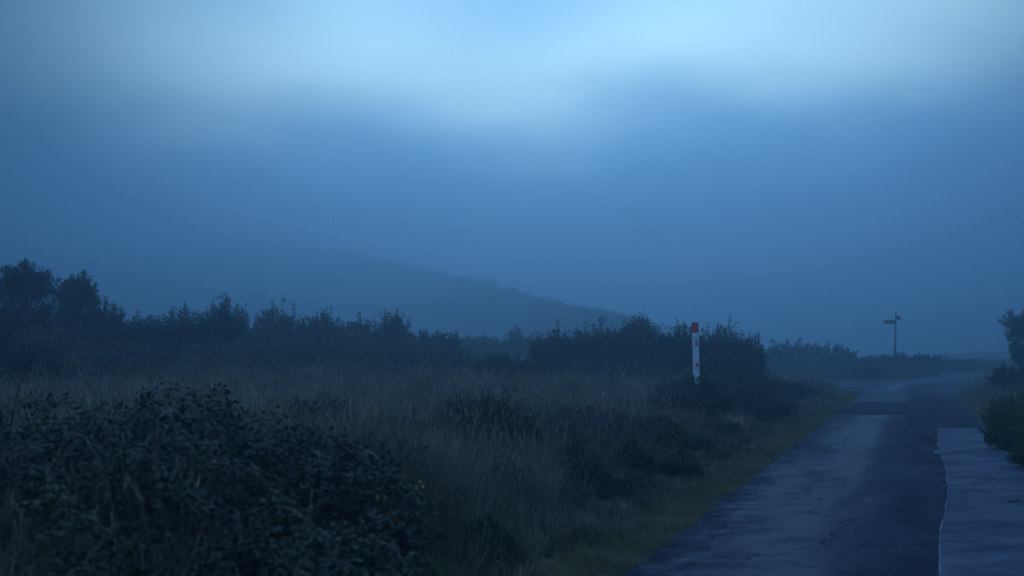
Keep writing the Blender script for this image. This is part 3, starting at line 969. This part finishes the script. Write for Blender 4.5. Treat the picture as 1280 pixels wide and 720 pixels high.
# --- bits on the road
for lab, x, Y, r, sd in [('small pale stone on the left half of the road', 893, 13.9, .022, 1), ('pale stone by the dark tarmac patch', 1140, 33.5, .035, 2)]:
    rg = np.random.default_rng(sd)
    vv, ff = [], []
    nb, na = 9, 6
    for j in range(na + 1):
        th = PI * j / na
        for i in range(nb):
            ph = 2 * PI * i / nb
            q = r * (1 + .16 * math.sin(3 * ph + sd) * math.sin(th) + .1 * math.cos(2 * ph + 2 * th))
            vv.append((q * 1.3 * math.sin(th) * math.cos(ph), q * math.sin(th) * math.sin(ph), q * .6 * math.cos(th) + r * .55))
    for j in range(na):
        for i in range(nb):
            ff.append([j * nb + i, j * nb + (i + 1) % nb, (j + 1) * nb + (i + 1) % nb, (j + 1) * nb + i])
    o = mesh_py('pebble', vv, ff, M['stone'], None)
    o.location = ((x - 640) / F * Y, Y, .006 if Y < 20 else .014)
    tag(o, lab, 'stone')
Yt = 15.0
tw = np.array([[(-.10, 0, .012), (-.04, .015, .022), (.03, -.01, .016), (.11, .02, .02), (.16, .0, .014)], [(0, 0, .018), (.02, .03, .03), (.04, .06, .03), (.05, .09, .022), (.05, .11, .014)]])
v, f = tubes(np.random.default_rng(3), tw, .009, 6)
o = mesh_np('fallen_twig', v, [f], M['wood'], None, smooth=True)
o.location = ((1268 - 640) / F * Yt, Yt, .016)
tag(o, 'dark fallen twig lying on the pale right strip of the road', 'twig')

# ------------------------------------------------------------------ haze
hz_v, hz_f = box(0, 345, -4.5, 46, 575, 445)
hm = bpy.data.materials.new('pale_haze')
hm.use_nodes = True
nt = hm.node_tree
nt.nodes.remove(nt.nodes['Principled BSDF'])
pv = nt.nodes.new('ShaderNodeVolumePrincipled')
pv.inputs['Color'].default_value = (.46, .76, 1.0, 1)
pv.inputs['Density'].default_value = .0067
pv.inputs['Anisotropy'].default_value = .84
nt.links.new(pv.outputs[0], nt.nodes['Material Output'].inputs['Volume'])
haze = mesh_py('haze', hz_v, hz_f, hm, None)
tag(haze, 'thin blue evening mist over the moor', 'mist', kind='stuff')

# ------------------------------------------------------------------ sky and light
W = bpy.data.worlds.new('World')
SC.world = W
W.use_nodes = True
nt = W.node_tree
N, L = nt.nodes, nt.links
N.clear()
out = N.new('ShaderNodeOutputWorld')
SUN_EL, SUN_AZ = math.radians(15), math.radians(3)       # azimuth to the right of straight ahead
tc = N.new('ShaderNodeTexCoord')
sep = N.new('ShaderNodeSeparateXYZ'); L.new(tc.outputs['Generated'], sep.inputs[0])


def math_n(op, a, b=None, c=None):
    m = N.new('ShaderNodeMath'); m.operation = op
    for i, x in enumerate((a, b, c)):
        if x is None: continue
        if isinstance(x, (int, float)): m.inputs[i].default_value = x
        else: L.new(x, m.inputs[i])
    return m.outputs[0]


mp = N.new('ShaderNodeMapping'); mp.inputs['Scale'].default_value = (1, 1, 2.6); mp.inputs['Location'].default_value = (.35, .2, .1)
L.new(tc.outputs['Generated'], mp.inputs[0])
n1 = N.new('ShaderNodeTexNoise'); n1.inputs['Scale'].default_value = 3.6; n1.inputs['Detail'].default_value = 3; n1.inputs['Roughness'].default_value = .4
L.new(mp.outputs[0], n1.inputs['Vector'])
n2 = N.new('ShaderNodeTexNoise'); n2.inputs['Scale'].default_value = 9; n2.inputs['Detail'].default_value = 2; n2.inputs['Roughness'].default_value = .4
L.new(mp.outputs[0], n2.inputs['Vector'])
el = math_n('ADD', sep.outputs[2], math_n('MULTIPLY', math_n('SUBTRACT', n1.outputs['Fac'], .5), .07))
el = math_n('ADD', el, math_n('MULTIPLY', math_n('SUBTRACT', n2.outputs['Fac'], .5), .03))
az = math_n('ARCTAN2', sep.outputs[0], sep.outputs[1])
for a0, wd, am in ((0.0, .07, .020), (-.20, .06, .014), (.31, .06, -.012)):       # breaks in the cloud edge
    q = math_n('DIVIDE', math_n('SUBTRACT', az, a0), wd)
    el = math_n('ADD', el, math_n('MULTIPLY', math_n('EXPONENT', math_n('MULTIPLY', math_n('MULTIPLY', q, q), -1.0)), am))
ramp = N.new('ShaderNodeValToRGB')
ramp.color_ramp.interpolation = 'B_SPLINE'
stops = [(0, (.018, .090, .42)), (.06, (.020, .096, .44)), (.100, (.030, .135, .54)), (.145, (.15, .53, 1.02)), (.185, (1.08, 1.76, 1.98)), (.22, (1.48, 2.28, 2.36)),
         (.255, (1.0, 1.7, 2.0)), (.30, (.36, .90, 1.36)), (.37, (.09, .32, .90)), (.60, (.20, .48, 1.08)), (1, (.42, .76, 1.38))]
e = ramp.color_ramp.elements
while len(e) < len(stops):
    e.new(.5)
for i, (p, c) in enumerate(stops):
    e[i].position = p; e[i].color = (*[x / 2.5 for x in c], 1)
L.new(el, ramp.inputs[0])
az = math_n('ARCTAN2', sep.outputs[0], sep.outputs[1])
d = math_n('SUBTRACT', az, math.radians(2.8))
d2_ = math_n('MULTIPLY', d, d)
g = math_n('EXPONENT', math_n('MULTIPLY', math_n('MULTIPLY', d2_, d2_), -1 / .31 ** 4))
k = math_n('ADD', math_n('MULTIPLY', g, math_n('MULTIPLY_ADD', n2.outputs['Fac'], .30, .62)), math_n('MULTIPLY_ADD', math_n('MAXIMUM', math_n('MULTIPLY', sep.outputs[1], -1.0), 0.0), .36, math_n('MULTIPLY_ADD', math_n('MAXIMUM', math_n('SUBTRACT', sep.outputs[2], .3), 0.0), 1.1, .06)))
mx = N.new('ShaderNodeVectorMath'); mx.operation = 'SCALE'
L.new(ramp.outputs[0], mx.inputs[0]); L.new(math_n('MULTIPLY', k, 2.5), mx.inputs['Scale'])
bg = N.new('ShaderNodeBackground'); bg.inputs['Strength'].default_value = 1.0
L.new(mx.outputs[0], bg.inputs['Color'])
sky = N.new('ShaderNodeTexSky'); sky.sky_type = 'NISHITA'; sky.sun_disc = False
sky.sun_elevation = SUN_EL; sky.sun_rotation = SUN_AZ
sky.air_density = 1.5; sky.dust_density = 1.0
tint = N.new('ShaderNodeMix'); tint.data_type = 'RGBA'; tint.blend_type = 'MULTIPLY'; tint.inputs[0].default_value = 1
L.new(sky.outputs[0], tint.inputs[6]); tint.inputs[7].default_value = (.35, .65, 1, 1)
bg2 = N.new('ShaderNodeBackground'); bg2.inputs['Strength'].default_value = .004
L.new(tint.outputs[2], bg2.inputs['Color'])
ad = N.new('ShaderNodeAddShader')
L.new(bg.outputs[0], ad.inputs[0]); L.new(bg2.outputs[0], ad.inputs[1])
L.new(ad.outputs[0], out.inputs['Surface'])

sl = bpy.data.lights.new('sun', 'SUN')
sl.energy = .12
sl.angle = math.radians(35)
sl.color = (.72, .88, 1.0)
so = bpy.data.objects.new('sun', sl)
COL.objects.link(so)
so.rotation_euler = (math.radians(90) - SUN_EL, 0, PI - SUN_AZ)

# ------------------------------------------------------------------ camera
cam = bpy.data.cameras.new('camera')
cam.lens = 36 * F / 1280
cam.sensor_width = 36
cam.clip_start = .1
cam.clip_end = 3000
cam.dof.use_dof = True
cam.dof.focus_distance = 30
cam.dof.aperture_fstop = 2.4
co = bpy.data.objects.new('camera', cam)
COL.objects.link(co)
co.location = (0, 0, EYE)
co.rotation_euler = (math.radians(90) + math.atan((HZ - 360) / F), 0, 0)
SC.camera = co

SC.view_settings.view_transform = 'Standard'
SC.view_settings.look = 'None'
SC.view_settings.gamma = 1
SC.view_settings.exposure = .05
SC.cycles.use_denoising = True
SC.cycles.max_bounces = 6
SC.cycles.diffuse_bounces = 3
SC.cycles.volume_bounces = 1
SC.cycles.transparent_max_bounces = 4
